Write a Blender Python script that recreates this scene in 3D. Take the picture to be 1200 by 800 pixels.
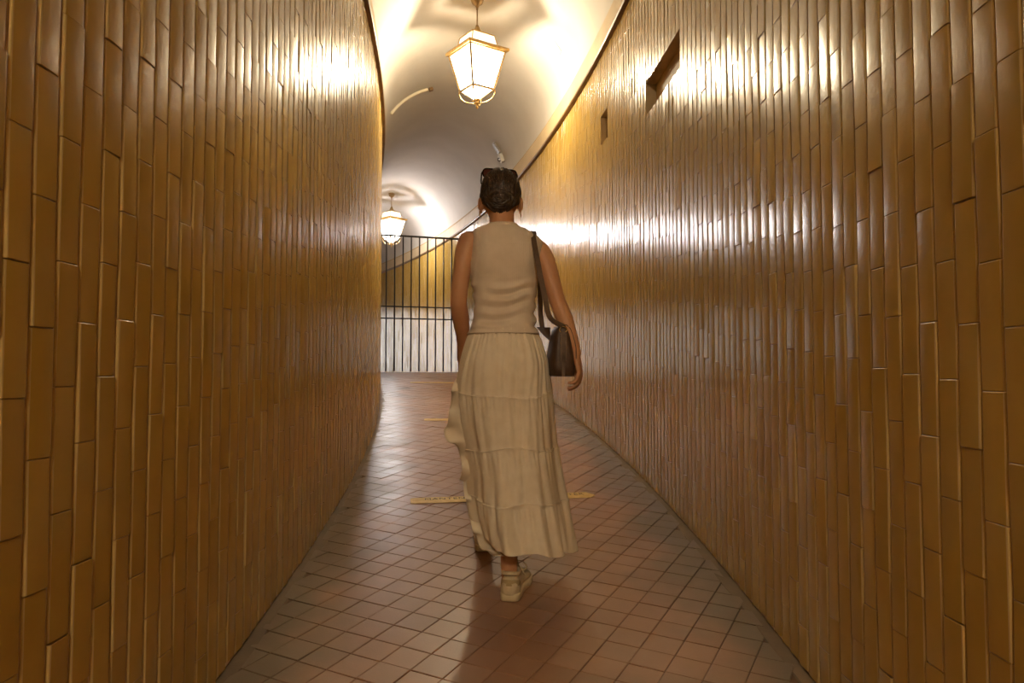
import bpy, bmesh, math, random
import numpy as np
from mathutils import Vector, Matrix, Euler

for o in list(bpy.data.objects):
    bpy.data.objects.remove(o)
random.seed(7)
rng = np.random.default_rng(7)
SC = bpy.context.scene
COL = SC.collection
R = math.radians

# ------------------------------------------------------------------ camera
EYE = 1.21
PITCH = R(2.48)
cam_d = bpy.data.cameras.new('camera')
cam_d.lens = 27.0
cam_d.sensor_width = 36.0
cam_d.clip_start = 0.02
cam = bpy.data.objects.new('camera', cam_d)
COL.objects.link(cam)
cam.location = (0, 0, EYE)
cam.rotation_euler = (R(90) + PITCH, 0, 0)
SC.camera = cam

# ------------------------------------------------------------------ world, light, exposure
world = bpy.data.worlds.new('World')
SC.world = world
world.use_nodes = True
bg = world.node_tree.nodes['Background']
bg.inputs['Color'].default_value = (1.0, 0.95, 0.90, 1)
bg.inputs['Strength'].default_value = 2.5
LAMP_W = 52.0
LAMP_COL = (1.0, 0.82, 0.54)
PANE_E = 14.0
SC.view_settings.view_transform = 'Standard'
SC.view_settings.look = 'None'
SC.view_settings.gamma = 1.0
SC.view_settings.use_curve_mapping = False
SC.view_settings.exposure = 1.45

# ------------------------------------------------------------------ layout of the passage
RC = 36.0          # radius of the centre line
S0 = 2.3           # where the bend begins
CX = 0.01
HW = 0.92          # half width at the tile faces
TRIM_Z = EYE + 2.58
BAND = 0.20
SPRING_Z = TRIM_Z + 0.04 + BAND
RISE = 0.82
S_START, S_END = -9.0, 27.0
SLOPE = 0.1125


def zf(s):
    """floor height: a ramp that eases into a level stretch"""
    a, b = 9.6, 12.6
    if s < a:
        return SLOPE * s
    if s > b:
        return SLOPE * (a + (b - a) / 2)
    u = s - a
    return SLOPE * (a + u - u * u / (2 * (b - a)))


def slope(s):
    return (zf(s + .01) - zf(s - .01)) / .02


def sp(s, off, z):
    if s <= S0:
        return Vector((CX + off, s, z))
    p = (s - S0) / RC
    return Vector((CX - RC + (RC + off) * math.cos(p), S0 + (RC + off) * math.sin(p), z))


def heading(s):
    return 0.0 if s <= S0 else (s - S0) / RC      # rotation about z of the local frame


def to_so(x, y):
    if y <= S0:
        return y, x - CX
    dx, dy = x - (CX - RC), y - S0
    return S0 + RC * math.atan2(dy, dx), math.hypot(dx, dy) - RC


def project(p):
    d = Vector(p) - Vector((0, 0, EYE))
    c, s_ = math.cos(PITCH), math.sin(PITCH)
    f = d.y * c + d.z * s_
    u = -d.y * s_ + d.z * c
    if f < .05:
        return None
    return 600 + 900 * d.x / f, 400 - 900 * u / f, f


def pix(px, py, Y):
    """point at world depth Y seen at a pixel (a measuring aid for sizes and places)"""
    a, b = (px - 600) / 900, (400 - py) / 900
    c, s_ = math.cos(PITCH), math.sin(PITCH)
    dy, dz = c - b * s_, s_ + b * c
    t = Y / dy
    return Vector((a * t, Y, EYE + dz * t))


# ------------------------------------------------------------------ helpers
def link(name, me, mat=None, parent=None, smooth=False):
    o = bpy.data.objects.new(name, me)
    COL.objects.link(o)
    if mat is not None and me is not None:
        for m in (mat if isinstance(mat, (list, tuple)) else [mat]):
            me.materials.append(m)
    if parent is not None:
        o.parent = parent
    if smooth and me is not None:
        me.polygons.foreach_set('use_smooth', [True] * len(me.polygons))
    return o


def from_py(name, v, f, mat=None, parent=None, smooth=False):
    me = bpy.data.meshes.new(name)
    me.from_pydata([tuple(q) for q in v], [], f)
    me.update()
    return link(name, me, mat, parent, smooth)


def empty(name, loc=(0, 0, 0), rz=0):
    o = bpy.data.objects.new(name, None)
    COL.objects.link(o)
    o.location = loc
    o.rotation_euler = (0, 0, rz)
    o.empty_display_size = .1
    return o


def tag(o, label=None, cat=None, group=None, kind=None):
    if label: o['label'] = label
    if cat: o['category'] = cat
    if group: o['group'] = group
    if kind: o['kind'] = kind
    return o


class MB:
    def __init__(s):
        s.v, s.f = [], []

    def add(s, v, f):
        n = len(s.v)
        s.v += [tuple(q) for q in v]
        s.f += [tuple(i + n for i in q) for q in f]
        return s

    def box(s, c, d, M=None):
        x, y, z = d[0] / 2, d[1] / 2, d[2] / 2
        v = [Vector((a * x, b * y, e * z)) for a in (-1, 1) for b in (-1, 1) for e in (-1, 1)]
        if M is not None:
            v = [M @ q for q in v]
        v = [q + Vector(c) for q in v]
        return s.add(v, [(0, 1, 3, 2), (4, 6, 7, 5), (0, 4, 5, 1), (2, 3, 7, 6), (0, 2, 6, 4), (1, 5, 7, 3)])

    def bar(s, a, b, w, h=None, up=(0, 0, 1)):
        """square bar between two points"""
        h = h or w
        a, b = Vector(a), Vector(b)
        t = (b - a).normalized()
        u = Vector(up)
        if abs(t.dot(u)) > .95: u = Vector((1, 0, 0))
        r = t.cross(u).normalized()
        u = r.cross(t)
        v = []
        for p in (a, b):
            for i, j in ((-1, -1), (1, -1), (1, 1), (-1, 1)):
                v.append(p + r * i * w / 2 + u * j * h / 2)
        return s.add(v, [(0, 3, 2, 1), (4, 5, 6, 7)] + [(i, (i + 1) % 4, 4 + (i + 1) % 4, 4 + i) for i in range(4)])

    def tube(s, pts, rad, n=10, cap=True):
        pts = [Vector(p) for p in pts]
        if not isinstance(rad, (list, tuple)): rad = [rad] * len(pts)
        up = Vector((0, 0, 1))
        v, f = [], []
        pr = None
        for i, p in enumerate(pts):
            t = (pts[min(i + 1, len(pts) - 1)] - pts[max(i - 1, 0)]).normalized()
            if pr is None:
                u = up if abs(t.z) < .9 else Vector((1, 0, 0))
                r = t.cross(u).normalized()
            else:
                r = (pr - t * pr.dot(t)).normalized()
            pr = r
            q = t.cross(r)
            for k in range(n):
                a = 2 * math.pi * k / n
                v.append(p + (r * math.cos(a) + q * math.sin(a)) * rad[i])
        m = len(pts)
        for i in range(m - 1):
            for k in range(n):
                f.append((i * n + k, i * n + (k + 1) % n, (i + 1) * n + (k + 1) % n, (i + 1) * n + k))
        if cap:
            f.append(tuple(range(n))[::-1])
            f.append(tuple((m - 1) * n + k for k in range(n)))
        return s.add(v, f)

    def loft(s, rings, cap=True):
        n = len(rings[0])
        v = [p for r in rings for p in r]
        f = []
        for i in range(len(rings) - 1):
            for k in range(n):
                f.append((i * n + k, i * n + (k + 1) % n, (i + 1) * n + (k + 1) % n, (i + 1) * n + k))
        if cap:
            f.append(tuple(range(n))[::-1])
            f.append(tuple((len(rings) - 1) * n + k for k in range(n)))
        return s.add(v, f)

    def ball(s, c, r, nu=16, nv=10, M=None):
        if not isinstance(r, (list, tuple)): r = (r, r, r)
        rings = []
        for j in range(nv + 1):
            t = math.pi * (j + .02) / (nv + .04) - math.pi / 2
            ring = []
            for i in range(nu):
                a = 2 * math.pi * i / nu
                q = Vector((r[0] * math.cos(t) * math.cos(a), r[1] * math.cos(t) * math.sin(a), r[2] * math.sin(t)))
                if M is not None: q = M @ q
                ring.append(q + Vector(c))
            rings.append(ring)
        return s.loft(rings)

    def build(s, name, mat=None, parent=None, smooth=False):
        return from_py(name, s.v, s.f, mat, parent, smooth)


def bevel(o, w=.003, seg=2):
    m = o.modifiers.new('bevel', 'BEVEL')
    m.width = w
    m.segments = seg
    m.limit_method = 'ANGLE'
    return o


def spline(pts, n):
    """Catmull-Rom through points (any tuples), n samples"""
    P = np.array([list(p) for p in pts], float)
    m = len(P)
    out = []
    for t in np.linspace(0, m - 1, n):
        i = min(int(t), m - 2)
        u = t - i
        p0, p1, p2, p3 = P[max(i - 1, 0)], P[i], P[i + 1], P[min(i + 2, m - 1)]
        out.append(.5 * ((2 * p1) + (-p0 + p2) * u + (2 * p0 - 5 * p1 + 4 * p2 - p3) * u * u + (-p0 + 3 * p1 - 3 * p2 + p3) * u ** 3))
    return out


# ------------------------------------------------------------------ materials
def base_mat(name):
    m = bpy.data.materials.new(name)
    m.use_nodes = True
    nt = m.node_tree
    b = nt.nodes['Principled BSDF']
    return m, nt, b


def noise_mat(name, c1, c2, rough=.6, scale=12., bump=.0, bscale=60., metallic=0., detail=6., spec=.5, lo=.35, hi=.65,
              bdist=.002, **kw):
    m, nt, b = base_mat(name)
    N = nt.nodes
    tc = N.new('ShaderNodeTexCoord')
    nz = N.new('ShaderNodeTexNoise')
    nz.inputs['Scale'].default_value = scale
    nz.inputs['Detail'].default_value = detail
    nt.links.new(tc.outputs['Object'], nz.inputs['Vector'])
    mr = N.new('ShaderNodeMapRange')
    mr.inputs['From Min'].default_value = lo
    mr.inputs['From Max'].default_value = hi
    nt.links.new(nz.outputs['Fac'], mr.inputs['Value'])
    mx = N.new('ShaderNodeMix')
    mx.data_type = 'RGBA'
    mx.inputs['A'].default_value = (*c1, 1)
    mx.inputs['B'].default_value = (*c2, 1)
    nt.links.new(mr.outputs['Result'], mx.inputs['Factor'])
    nt.links.new(mx.outputs['Result'], b.inputs['Base Color'])
    b.inputs['Roughness'].default_value = rough
    b.inputs['Metallic'].default_value = metallic
    b.inputs['Specular IOR Level'].default_value = spec
    if bump:
        n2 = N.new('ShaderNodeTexNoise')
        n2.inputs['Scale'].default_value = bscale
        n2.inputs['Detail'].default_value = 4
        nt.links.new(tc.outputs['Object'], n2.inputs['Vector'])
        bp = N.new('ShaderNodeBump')
        bp.inputs['Strength'].default_value = bump
        bp.inputs['Distance'].default_value = bdist
        nt.links.new(n2.outputs['Fac'], bp.inputs['Height'])
        nt.links.new(bp.outputs['Normal'], b.inputs['Normal'])
    for k, v in kw.items():
        b.inputs[k].default_value = v
    return m


def tint_mat(name, ca, cb, rough, bump, bscale, bdist, geo_scale, spec=.5, rvar=.08, stain=None, grime=None):
    """glazed or fired tile: every tile has its own tone (object random or the mesh attribute 'tint')"""
    m, nt, b = base_mat(name)
    N, L = nt.nodes, nt.links
    at = N.new('ShaderNodeAttribute'); at.attribute_name = 'tint'
    oi = N.new('ShaderNodeObjectInfo')
    ad = N.new('ShaderNodeMath'); ad.operation = 'ADD'
    L.new(at.outputs['Fac'], ad.inputs[0]); L.new(oi.outputs['Random'], ad.inputs[1])
    fr = N.new('ShaderNodeMath'); fr.operation = 'FRACT'
    L.new(ad.outputs[0], fr.inputs[0])
    geo = N.new('ShaderNodeNewGeometry')
    nz = N.new('ShaderNodeTexNoise')
    nz.inputs['Scale'].default_value = geo_scale
    nz.inputs['Detail'].default_value = 5
    L.new(geo.outputs['Position'], nz.inputs['Vector'])
    s2 = N.new('ShaderNodeMath'); s2.operation = 'MULTIPLY_ADD'
    s2.inputs[1].default_value = .55
    L.new(fr.outputs[0], s2.inputs[0])
    s3 = N.new('ShaderNodeMath'); s3.operation = 'MULTIPLY_ADD'
    s3.inputs[1].default_value = .9; s3.inputs[2].default_value = -.22
    L.new(nz.outputs['Fac'], s3.inputs[0]); L.new(s3.outputs[0], s2.inputs[2])
    mx = N.new('ShaderNodeMix'); mx.data_type = 'RGBA'
    mx.inputs['A'].default_value = (*ca, 1); mx.inputs['B'].default_value = (*cb, 1)
    L.new(s2.outputs[0], mx.inputs['Factor'])
    last = mx.outputs['Result']
    if stain:
        n3 = N.new('ShaderNodeTexNoise'); n3.inputs['Scale'].default_value = stain[1]; n3.inputs['Detail'].default_value = 7
        L.new(geo.outputs['Position'], n3.inputs['Vector'])
        mr = N.new('ShaderNodeMapRange'); mr.inputs['From Min'].default_value = .5; mr.inputs['From Max'].default_value = .72
        mr.inputs['To Max'].default_value = stain[2]
        L.new(n3.outputs['Fac'], mr.inputs['Value'])
        m2 = N.new('ShaderNodeMix'); m2.data_type = 'RGBA'
        m2.inputs['B'].default_value = (*stain[0], 1)
        L.new(mr.outputs['Result'], m2.inputs['Factor']); L.new(last, m2.inputs['A'])
        last = m2.outputs['Result']
    if grime:      # cement haze trodden along the foot of both walls
        sx = N.new('ShaderNodeSeparateXYZ'); L.new(geo.outputs['Position'], sx.inputs[0])

        def mth(op, a, b_=None, c_=None):
            n_ = N.new('ShaderNodeMath'); n_.operation = op
            for i_, q_ in enumerate((a, b_, c_)):
                if q_ is None: continue
                if isinstance(q_, (int, float)): n_.inputs[i_].default_value = q_
                else: L.new(q_, n_.inputs[i_])
            return n_.outputs[0]
        dx = mth('SUBTRACT', sx.outputs['X'], CX - RC)
        dy = mth('MAXIMUM', mth('SUBTRACT', sx.outputs['Y'], S0), 0.)
        rad = mth('SQRT', mth('ADD', mth('MULTIPLY', dx, dx), mth('MULTIPLY', dy, dy)))
        off = mth('ABSOLUTE', mth('SUBTRACT', rad, RC))
        n4 = N.new('ShaderNodeTexNoise'); n4.inputs['Scale'].default_value = 3.2; n4.inputs['Detail'].default_value = 6
        L.new(geo.outputs['Position'], n4.inputs['Vector'])
        e_ = mth('MULTIPLY_ADD', n4.outputs['Fac'], .55, off)
        mr2 = N.new('ShaderNodeMapRange'); mr2.interpolation_type = 'SMOOTHSTEP'
        mr2.inputs['From Min'].default_value = .80; mr2.inputs['From Max'].default_value = 1.08
        mr2.inputs['To Max'].default_value = .95
        L.new(e_, mr2.inputs['Value'])
        m3 = N.new('ShaderNodeMix'); m3.data_type = 'RGBA'
        m3.inputs['B'].default_value = (*grime, 1)
        L.new(mr2.outputs['Result'], m3.inputs['Factor']); L.new(last, m3.inputs['A'])
        last = m3.outputs['Result']
    L.new(last, b.inputs['Base Color'])
    b.inputs['Specular IOR Level'].default_value = spec
    rr = N.new('ShaderNodeMath'); rr.operation = 'MULTIPLY_ADD'
    rr.inputs[1].default_value = rvar; rr.inputs[2].default_value = rough - rvar / 2
    L.new(nz.outputs['Fac'], rr.inputs[0]); L.new(rr.outputs[0], b.inputs['Roughness'])
    n2 = N.new('ShaderNodeTexNoise'); n2.inputs['Scale'].default_value = bscale; n2.inputs['Detail'].default_value = 3
    L.new(geo.outputs['Position'], n2.inputs['Vector'])
    bp = N.new('ShaderNodeBump'); bp.inputs['Strength'].default_value = bump; bp.inputs['Distance'].default_value = bdist
    L.new(n2.outputs['Fac'], bp.inputs['Height']); L.new(bp.outputs['Normal'], b.inputs['Normal'])
    return m


M = {}
M['glaze'] = tint_mat('amber_glaze', (.41, .252, .042), (.54, .350, .072), .20, .35, 55., .0012, 9., spec=.42)
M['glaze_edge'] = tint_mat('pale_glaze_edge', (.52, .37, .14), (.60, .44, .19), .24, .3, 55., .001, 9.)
M['grout'] = noise_mat('wall_grout', (.46, .31, .15), (.56, .40, .21), .85, 30., .3, 200.)
M['plaster'] = noise_mat('vault_plaster', (.58, .555, .52), (.64, .615, .58), .75, 1.6, .12, 14., bdist=.01)
M['band'] = noise_mat('cornice_paint', (.58, .45, .27), (.66, .53, .34), .6, 3., .08, 30.)
M['bead'] = noise_mat('brown_moulding', (.16, .085, .03), (.22, .12, .045), .45, 8.)
M['recess'] = noise_mat('recess_plaster', (.46, .33, .17), (.56, .42, .24), .60, 14., .2, 60.)
M['terracotta'] = tint_mat('terracotta_tile', (.29, .15, .085), (.40, .225, .14), .34, .35, 120., .0008, 5., rvar=.25,
                           stain=((.17, .10, .06), 2.3, .45), grime=(.155, .115, .075))
M['joint'] = noise_mat('dark_floor_joint', (.12, .07, .04), (.17, .10, .06), .85, 20.)
M['cement'] = noise_mat('cement_border', (.14, .10, .065), (.21, .15, .095), .62, 5., .4, 70.)
M['tape'] = noise_mat('yellow_floor_tape', (.62, .42, .10), (.75, .55, .18), .5, 25., .2, 90.)
M['ink'] = noise_mat('dark_print', (.05, .04, .02), (.09, .06, .03), .6, 30.)
M['iron'] = noise_mat('dark_iron', (.025, .02, .017), (.05, .04, .033), .45, 40., metallic=.3)
M['brass'] = noise_mat('aged_brass', (.42, .27, .10), (.58, .40, .17), .35, 30., metallic=.85)
M['bronze'] = noise_mat('dull_bronze', (.22, .14, .06), (.32, .21, .10), .42, 30., metallic=.7)
M['skin'] = noise_mat('skin', (.52, .26, .135), (.58, .30, .16), .5, 9., .1, 220., spec=.4, bdist=.0006)
M['skin'].node_tree.nodes['Principled BSDF'].inputs['Subsurface Weight'].default_value = .06
M['hair'] = noise_mat('dark_brown_hair', (.020, .011, .007), (.075, .044, .026), .40, 70.)
M['linen'] = noise_mat('cream_linen', (.75, .645, .50), (.81, .71, .57), .85, 22., .5, 420., spec=.2, bdist=.0008)
M['seam'] = noise_mat('pale_seam_thread', (.80, .70, .56), (.86, .76, .62), .8, 40.)
M['knit'] = noise_mat('cream_knit', (.68, .56, .44), (.74, .62, .50), .85, 18., spec=.2)
M['leather'] = noise_mat('brown_leather', (.050, .024, .012), (.085, .042, .022), .5, 25., .3, 180.)
M['strap'] = noise_mat('brown_strap', (.085, .05, .03), (.12, .072, .042), .55, 40., .2, 220.)
M['stitch'] = noise_mat('pale_stitching', (.30, .20, .11), (.36, .25, .15), .7, 40.)
M['shoe'] = noise_mat('beige_shoe_mesh', (.58, .47, .31), (.66, .54, .37), .8, 40., .4, 300., spec=.25)
M['suede'] = noise_mat('tan_suede', (.40, .29, .15), (.48, .36, .20), .9, 30., .3, 300., spec=.15)
M['sole'] = noise_mat('cream_rubber', (.66, .54, .33), (.74, .61, .40), .6, 20.)
M['lens'] = noise_mat('brown_lens', (.15, .05, .035), (.22, .08, .055), .10, 5.)
M['frame'] = noise_mat('dark_frame', (.02, .012, .008), (.045, .025, .016), .25, 30.)
M['gold'] = noise_mat('gold', (.62, .42, .16), (.72, .5, .22), .25, 20., metallic=1.)
M['lips'] = noise_mat('lips', (.36, .12, .085), (.42, .15, .10), .4, 30.)
M['eye'] = noise_mat('eye_white', (.7, .68, .64), (.76, .74, .7), .2, 20.)
M['plastic'] = noise_mat('pale_plastic', (.70, .62, .46), (.76, .68, .52), .5, 10.)
M['grey'] = noise_mat('grey_plastic', (.30, .28, .27), (.38, .36, .34), .5, 20.)
M['white'] = noise_mat('white_plastic', (.74, .72, .68), (.80, .78, .74), .45, 20.)


def knit_ribs():
    nt = M['knit'].node_tree
    b = nt.nodes['Principled BSDF']
    tc = nt.nodes.new('ShaderNodeTexCoord')
    wv = nt.nodes.new('ShaderNodeTexWave')
    wv.inputs['Scale'].default_value = 55
    wv.inputs['Distortion'].default_value = .6
    nt.links.new(tc.outputs['Object'], wv.inputs['Vector'])
    bp = nt.nodes.new('ShaderNodeBump')
    bp.inputs['Strength'].default_value = .35
    bp.inputs['Distance'].default_value = .001
    nt.links.new(wv.outputs['Fac'], bp.inputs['Height'])
    nt.links.new(bp.outputs['Normal'], b.inputs['Normal'])


knit_ribs()


def pane_mat(name, strength, mixf, col=(1.0, .86, .62, 1)):
    m = bpy.data.materials.new(name)
    m.use_nodes = True
    nt = m.node_tree
    nt.nodes.remove(nt.nodes['Principled BSDF'])
    out = nt.nodes['Material Output']
    e = nt.nodes.new('ShaderNodeEmission')
    e.inputs['Color'].default_value = col
    e.inputs['Strength'].default_value = strength
    t = nt.nodes.new('ShaderNodeBsdfTransparent')
    mx = nt.nodes.new('ShaderNodeMixShader')
    mx.inputs[0].default_value = mixf
    nt.links.new(t.outputs[0], mx.inputs[1])
    nt.links.new(e.outputs[0], mx.inputs[2])
    nt.links.new(mx.outputs[0], out.inputs['Surface'])
    return m


M['pane'] = pane_mat('lit_lantern_glass', PANE_E, .25)
M['pane_cool'] = pane_mat('lit_white_lantern_glass', PANE_E, .25, (1.0, .94, .88, 1))
M['pane_top'] = pane_mat('frosted_gallery_glass', 1.2, .8)

# ------------------------------------------------------------------ glazed tile walls
TW, TH = .0780, .2520     # pitch of columns and courses
GX, GZ = .0042, .0013     # joints


def tile_shape(w, h):
    """convex glazed tile: verts (x along wall, y out of wall, z up), faces, normals, edge-face flags"""
    hx, hz = w / 2, h / 2
    xs = [-hx, -hx + .0012, -hx + .0058, -hx * .42, hx * .42, hx - .0058, hx - .0012, hx]
    sag = .0011

    def yo(x):
        return .0052 - sag * (x / hx) ** 2

    ys = [-.003, .0022] + [yo(x) for x in xs[2:6]] + [.0022, -.003]
    v, nr = [], []
    for k, z in enumerate((-hz, -hz + .0022, hz - .0022, hz)):
        for i, x in enumerate(xs):
            end = k in (0, 3)
            v.append((x, ys[i] - (.0018 if end else 0), z))
            if i in (0, 7):
                n = Vector((-1 if i == 0 else 1, .25, 0))
            elif i in (1, 6):
                n = Vector((-.8 if i == 1 else .8, .8, 0))
            else:
                n = Vector((2 * sag * x / hx ** 2, 1, 0))
            if end:
                n = n.normalized() + Vector((0, 0, -.9 if k == 0 else .9))
            nr.append(n.normalized())
    f, e = [], []
    for k in range(3):
        for i in range(7):
            a = k * 8 + i
            f.append((a, a + 8, a + 9, a + 1))
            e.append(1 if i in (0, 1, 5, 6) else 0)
    return v, f, nr, e


TV, TF, TN, TE = tile_shape(TW - GX, TH - GZ)
TVn, TNn = np.array(TV), np.array([tuple(n) for n in TN])
TFn = np.array(TF)


def set_normals(me, n):
    me.polygons.foreach_set('use_smooth', [True] * len(me.polygons))
    me.normals_split_custom_set_from_vertices(n)


def tile_mesh(name):
    me = bpy.data.meshes.new(name)
    me.from_pydata(TV, [], TF)
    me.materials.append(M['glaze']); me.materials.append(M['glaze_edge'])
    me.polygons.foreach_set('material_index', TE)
    me.update()
    set_normals(me, [tuple(n) for n in TN])
    a = me.attributes.new('tint', 'FLOAT', 'FACE')
    return me


NICHES = [  # s range, z range on the right wall
    (3.98, 4.70, 2.835, 3.045),
    (5.86, 6.11, 3.07, 3.305),
]


def wall(side):
    sg = -1 if side == 'left' else 1
    rad = RC + sg * (HW + .0015)
    ds = TW * RC / rad                   # step along the centre line for one column
    n0 = int(math.floor((S_START + .02) / ds)); n1 = int((S_END - .02) / ds)
    edges = [j * ds for j in range(n0, n1 + 1)]
    nich = []
    if side == 'right':
        for a, b, z0, z1 in NICHES:
            ja, jb = round(a / ds), round(b / ds)
            nich.append((ja, jb, z0, z1))
    # backing, with thickness and the openings of the recesses
    mb = MB()
    o_in, o_out = sg * (HW + .0008), sg * (HW + .33)
    top = SPRING_Z + .02
    for j in range(n0, n1):
        a, b = j * ds, (j + 1) * ds
        spans = [(None, top)]
        z_lo_a, z_lo_b = zf(a) - .15, zf(b) - .15
        cuts = [(z0, z1) for ja, jb, z0, z1 in nich if ja <= j < jb]
        segs = []
        if cuts:
            segs = [((z_lo_a, z_lo_b), (cuts[0][0],) * 2), ((cuts[0][1],) * 2, (top, top))]
        else:
            segs = [((z_lo_a, z_lo_b), (top, top))]
        for (la, lb), (ha, hb) in segs:
            q = [sp(a, o_in, la), sp(b, o_in, lb), sp(b, o_in, hb), sp(a, o_in, ha)]
            mb.add(q, [(0, 1, 2, 3) if sg < 0 else (3, 2, 1, 0)])
        q = [sp(a, o_out, z_lo_a), sp(b, o_out, z_lo_b), sp(b, o_out, top), sp(a, o_out, top)]
        mb.add(q, [(3, 2, 1, 0) if sg < 0 else (0, 1, 2, 3)])
    w = mb.build('wall_' + side, M['grout'])
    tag(w, kind='structure')
    # recess boxes
    for ja, jb, z0, z1 in nich:
        a, b = ja * ds, jb * ds
        oi, oo = sg * (HW - .001), sg * (HW + .065)
        m = MB()
        m.add([sp(a, oi, z0), sp(b, oi, z0), sp(b, oi, z1), sp(a, oi, z1), sp(a, oo, z0), sp(b, oo, z0), sp(b, oo, z1), sp(a, oo, z1)],
              [(4, 5, 6, 7), (0, 1, 5, 4), (3, 7, 6, 2), (0, 4, 7, 3), (1, 2, 6, 5)])
        m.build('wall_recess', M['recess'], w)
    # tiles: list of (s, zc, height scale)
    tiles = []
    for j in range(n0, n1):
        s = (j + .5) * ds
        if s < S_START + .05: continue
        base = zf(s) - .12 + (TH / 2 if j % 2 else 0) + random.uniform(-.006, .006) - TH
        lo, hi = zf(s) + .006, TRIM_Z + .012
        cuts = [(z0, z1) for ja, jb, z0, z1 in nich if ja <= j < jb]
        z = base
        while z < hi:
            a, b = z + GZ / 2, z + TH - GZ / 2
            z += TH
            pieces = [(max(a, lo), min(b, hi))]
            for z0, z1 in cuts:
                np_ = []
                for p, q in pieces:
                    if q <= z0 or p >= z1: np_.append((p, q))
                    else: np_ += [(p, z0), (z1, q)]
                pieces = np_
            for p, q in pieces:
                if q - p > .012:
                    tiles.append((s, (p + q) / 2, (q - p) / (TH - GZ)))
    # size in the photograph
    def score(t):
        s, z, k = t
        c = sp(s, sg * HW, z)
        pr = project(c)
        if pr is None: return 0
        x, y, d = pr
        if x < -25 or x > 1225 or y < -60 or y > 860: return 0
        nrm = sp(s, 0, z) - c; nrm.normalize()
        v = Vector((0, 0, EYE)) - c
        dist = v.length
        cs = nrm.dot(v) / dist
        return max(cs, 0) * k / dist ** 2
    order = sorted(range(len(tiles)), key=lambda i: -score(tiles[i]))
    single = set(i for i in order[:300] if score(tiles[i]) > 0)
    me = tile_mesh('tile')
    V, N_, T_ = [], [], []
    cnt = 0
    for i, (s, z, k) in enumerate(tiles):
        # local frame: x along the wall, y towards the corridor
        h = heading(s)
        Mz = Matrix.Rotation(h + (-math.pi / 2 if sg < 0 else math.pi / 2), 4, 'Z')
        tilt = Euler((random.gauss(0, .008), 0, random.gauss(0, .022))).to_matrix().to_4x4()
        off = HW + random.gauss(0, .0008)
        loc = Matrix.Translation(sp(s, sg * off, z))
        X = loc @ Mz @ tilt @ Matrix.Diagonal((1, 1, k, 1))
        if i in single:
            o = bpy.data.objects.new('tile', me)
            COL.objects.link(o)
            o.parent = w
            o.matrix_world = X
        else:
            A = np.array(X)
            V.append(TVn @ A[:3, :3].T + A[:3, 3])
            B = np.array(loc @ Mz @ tilt)[:3, :3]
            N_.append(TNn @ B.T)
            T_.append(random.random())
            cnt += 1
    V = np.concatenate(V); N_ = np.concatenate(N_)
    F = (TFn[None] + (np.arange(cnt) * len(TV))[:, None, None]).reshape(-1, 4)
    m2 = bpy.data.meshes.new('tile_field')
    m2.from_pydata(V.tolist(), [], F.tolist())
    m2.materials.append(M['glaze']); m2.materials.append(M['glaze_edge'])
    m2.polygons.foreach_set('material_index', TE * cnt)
    m2.update()
    set_normals(m2, N_.tolist())
    at = m2.attributes.new('tint', 'FLOAT', 'FACE')
    at.data.foreach_set('value', np.repeat(np.array(T_, dtype=np.float32), len(TF)))
    o = link('tile_field', m2, None, w)
    tag(o, kind='stuff')
    return w


wall_l = wall('left')
wall_r = wall('right')

# ------------------------------------------------------------------ floor
SS = np.arange(S_START, S_END + .001, .25)


def strip(mb, o0, o1, dz, ss=SS, zfun=zf):
    v = []
    for s in ss:
        v += [sp(s, o0, zfun(s) + dz), sp(s, o1, zfun(s) + dz)]
    f = [(2 * i, 2 * i + 1, 2 * i + 3, 2 * i + 2) for i in range(len(ss) - 1)]
    mb.add(v, f)


TILE_T = .006
BORDER = .055
mb = MB()
strip(mb, -HW - .006, HW + .006, -TILE_T)
n = len(mb.v)
strip(mb, HW + .006, -HW - .006, -.25)
floor = tag(mb.build('floor', M['joint']), kind='structure')

for sg in (-1, 1):
    mb = MB()
    ss = np.arange(S_START, S_END + .001, .08)
    v = []
    for i, s in enumerate(ss):
        inner = HW - BORDER + .005 * math.sin(s * 3.1 + sg) + .004 * math.sin(s * 11.3)
        pts = [(HW + .004, -.005), (HW + .004, .0), (inner + .004, .0), (inner, -.005)]
        v.append([sp(s, sg * a, zf(s) + b) for a, b in pts])
    V = [p for r in v for p in r]
    f = []
    for i in range(len(ss) - 1):
        for k in range(3):
            q = (i * 4 + k, i * 4 + k + 1, (i + 1) * 4 + k + 1, (i + 1) * 4 + k)
            f.append(q if sg > 0 else q[::-1])
    mb.add(V, f)
    mb.build('border_strip', M['cement'], floor)

# terracotta tiles on a turned square grid
FP = .1195
ang = R(27.3)
Av = Vector((math.sin(ang), math.cos(ang))) * FP
Bv = Vector((math.cos(ang), -math.sin(ang))) * FP
O0 = Vector((-.420, 3.059))


def clip(poly, side, lim):
    """keep side*off <= lim (off measured from the centre line)"""
    out = []
    for i in range(len(poly)):
        p, q = poly[i], poly[(i + 1) % len(poly)]
        a = side * to_so(p.x, p.y)[1] - lim
        b = side * to_so(q.x, q.y)[1] - lim
        if a <= 0: out.append(p)
        if a * b < 0:
            t = a / (a - b)
            out.append(p + (q - p) * t)
    return out


def inset(poly, d):
    c = sum(poly, Vector((0, 0))) / len(poly)
    out = []
    for p in poly:
        v = p - c
        l = v.length
        out.append(c + v * max(0, 1 - d * 1.42 / max(l, 1e-4)))
    return out


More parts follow.
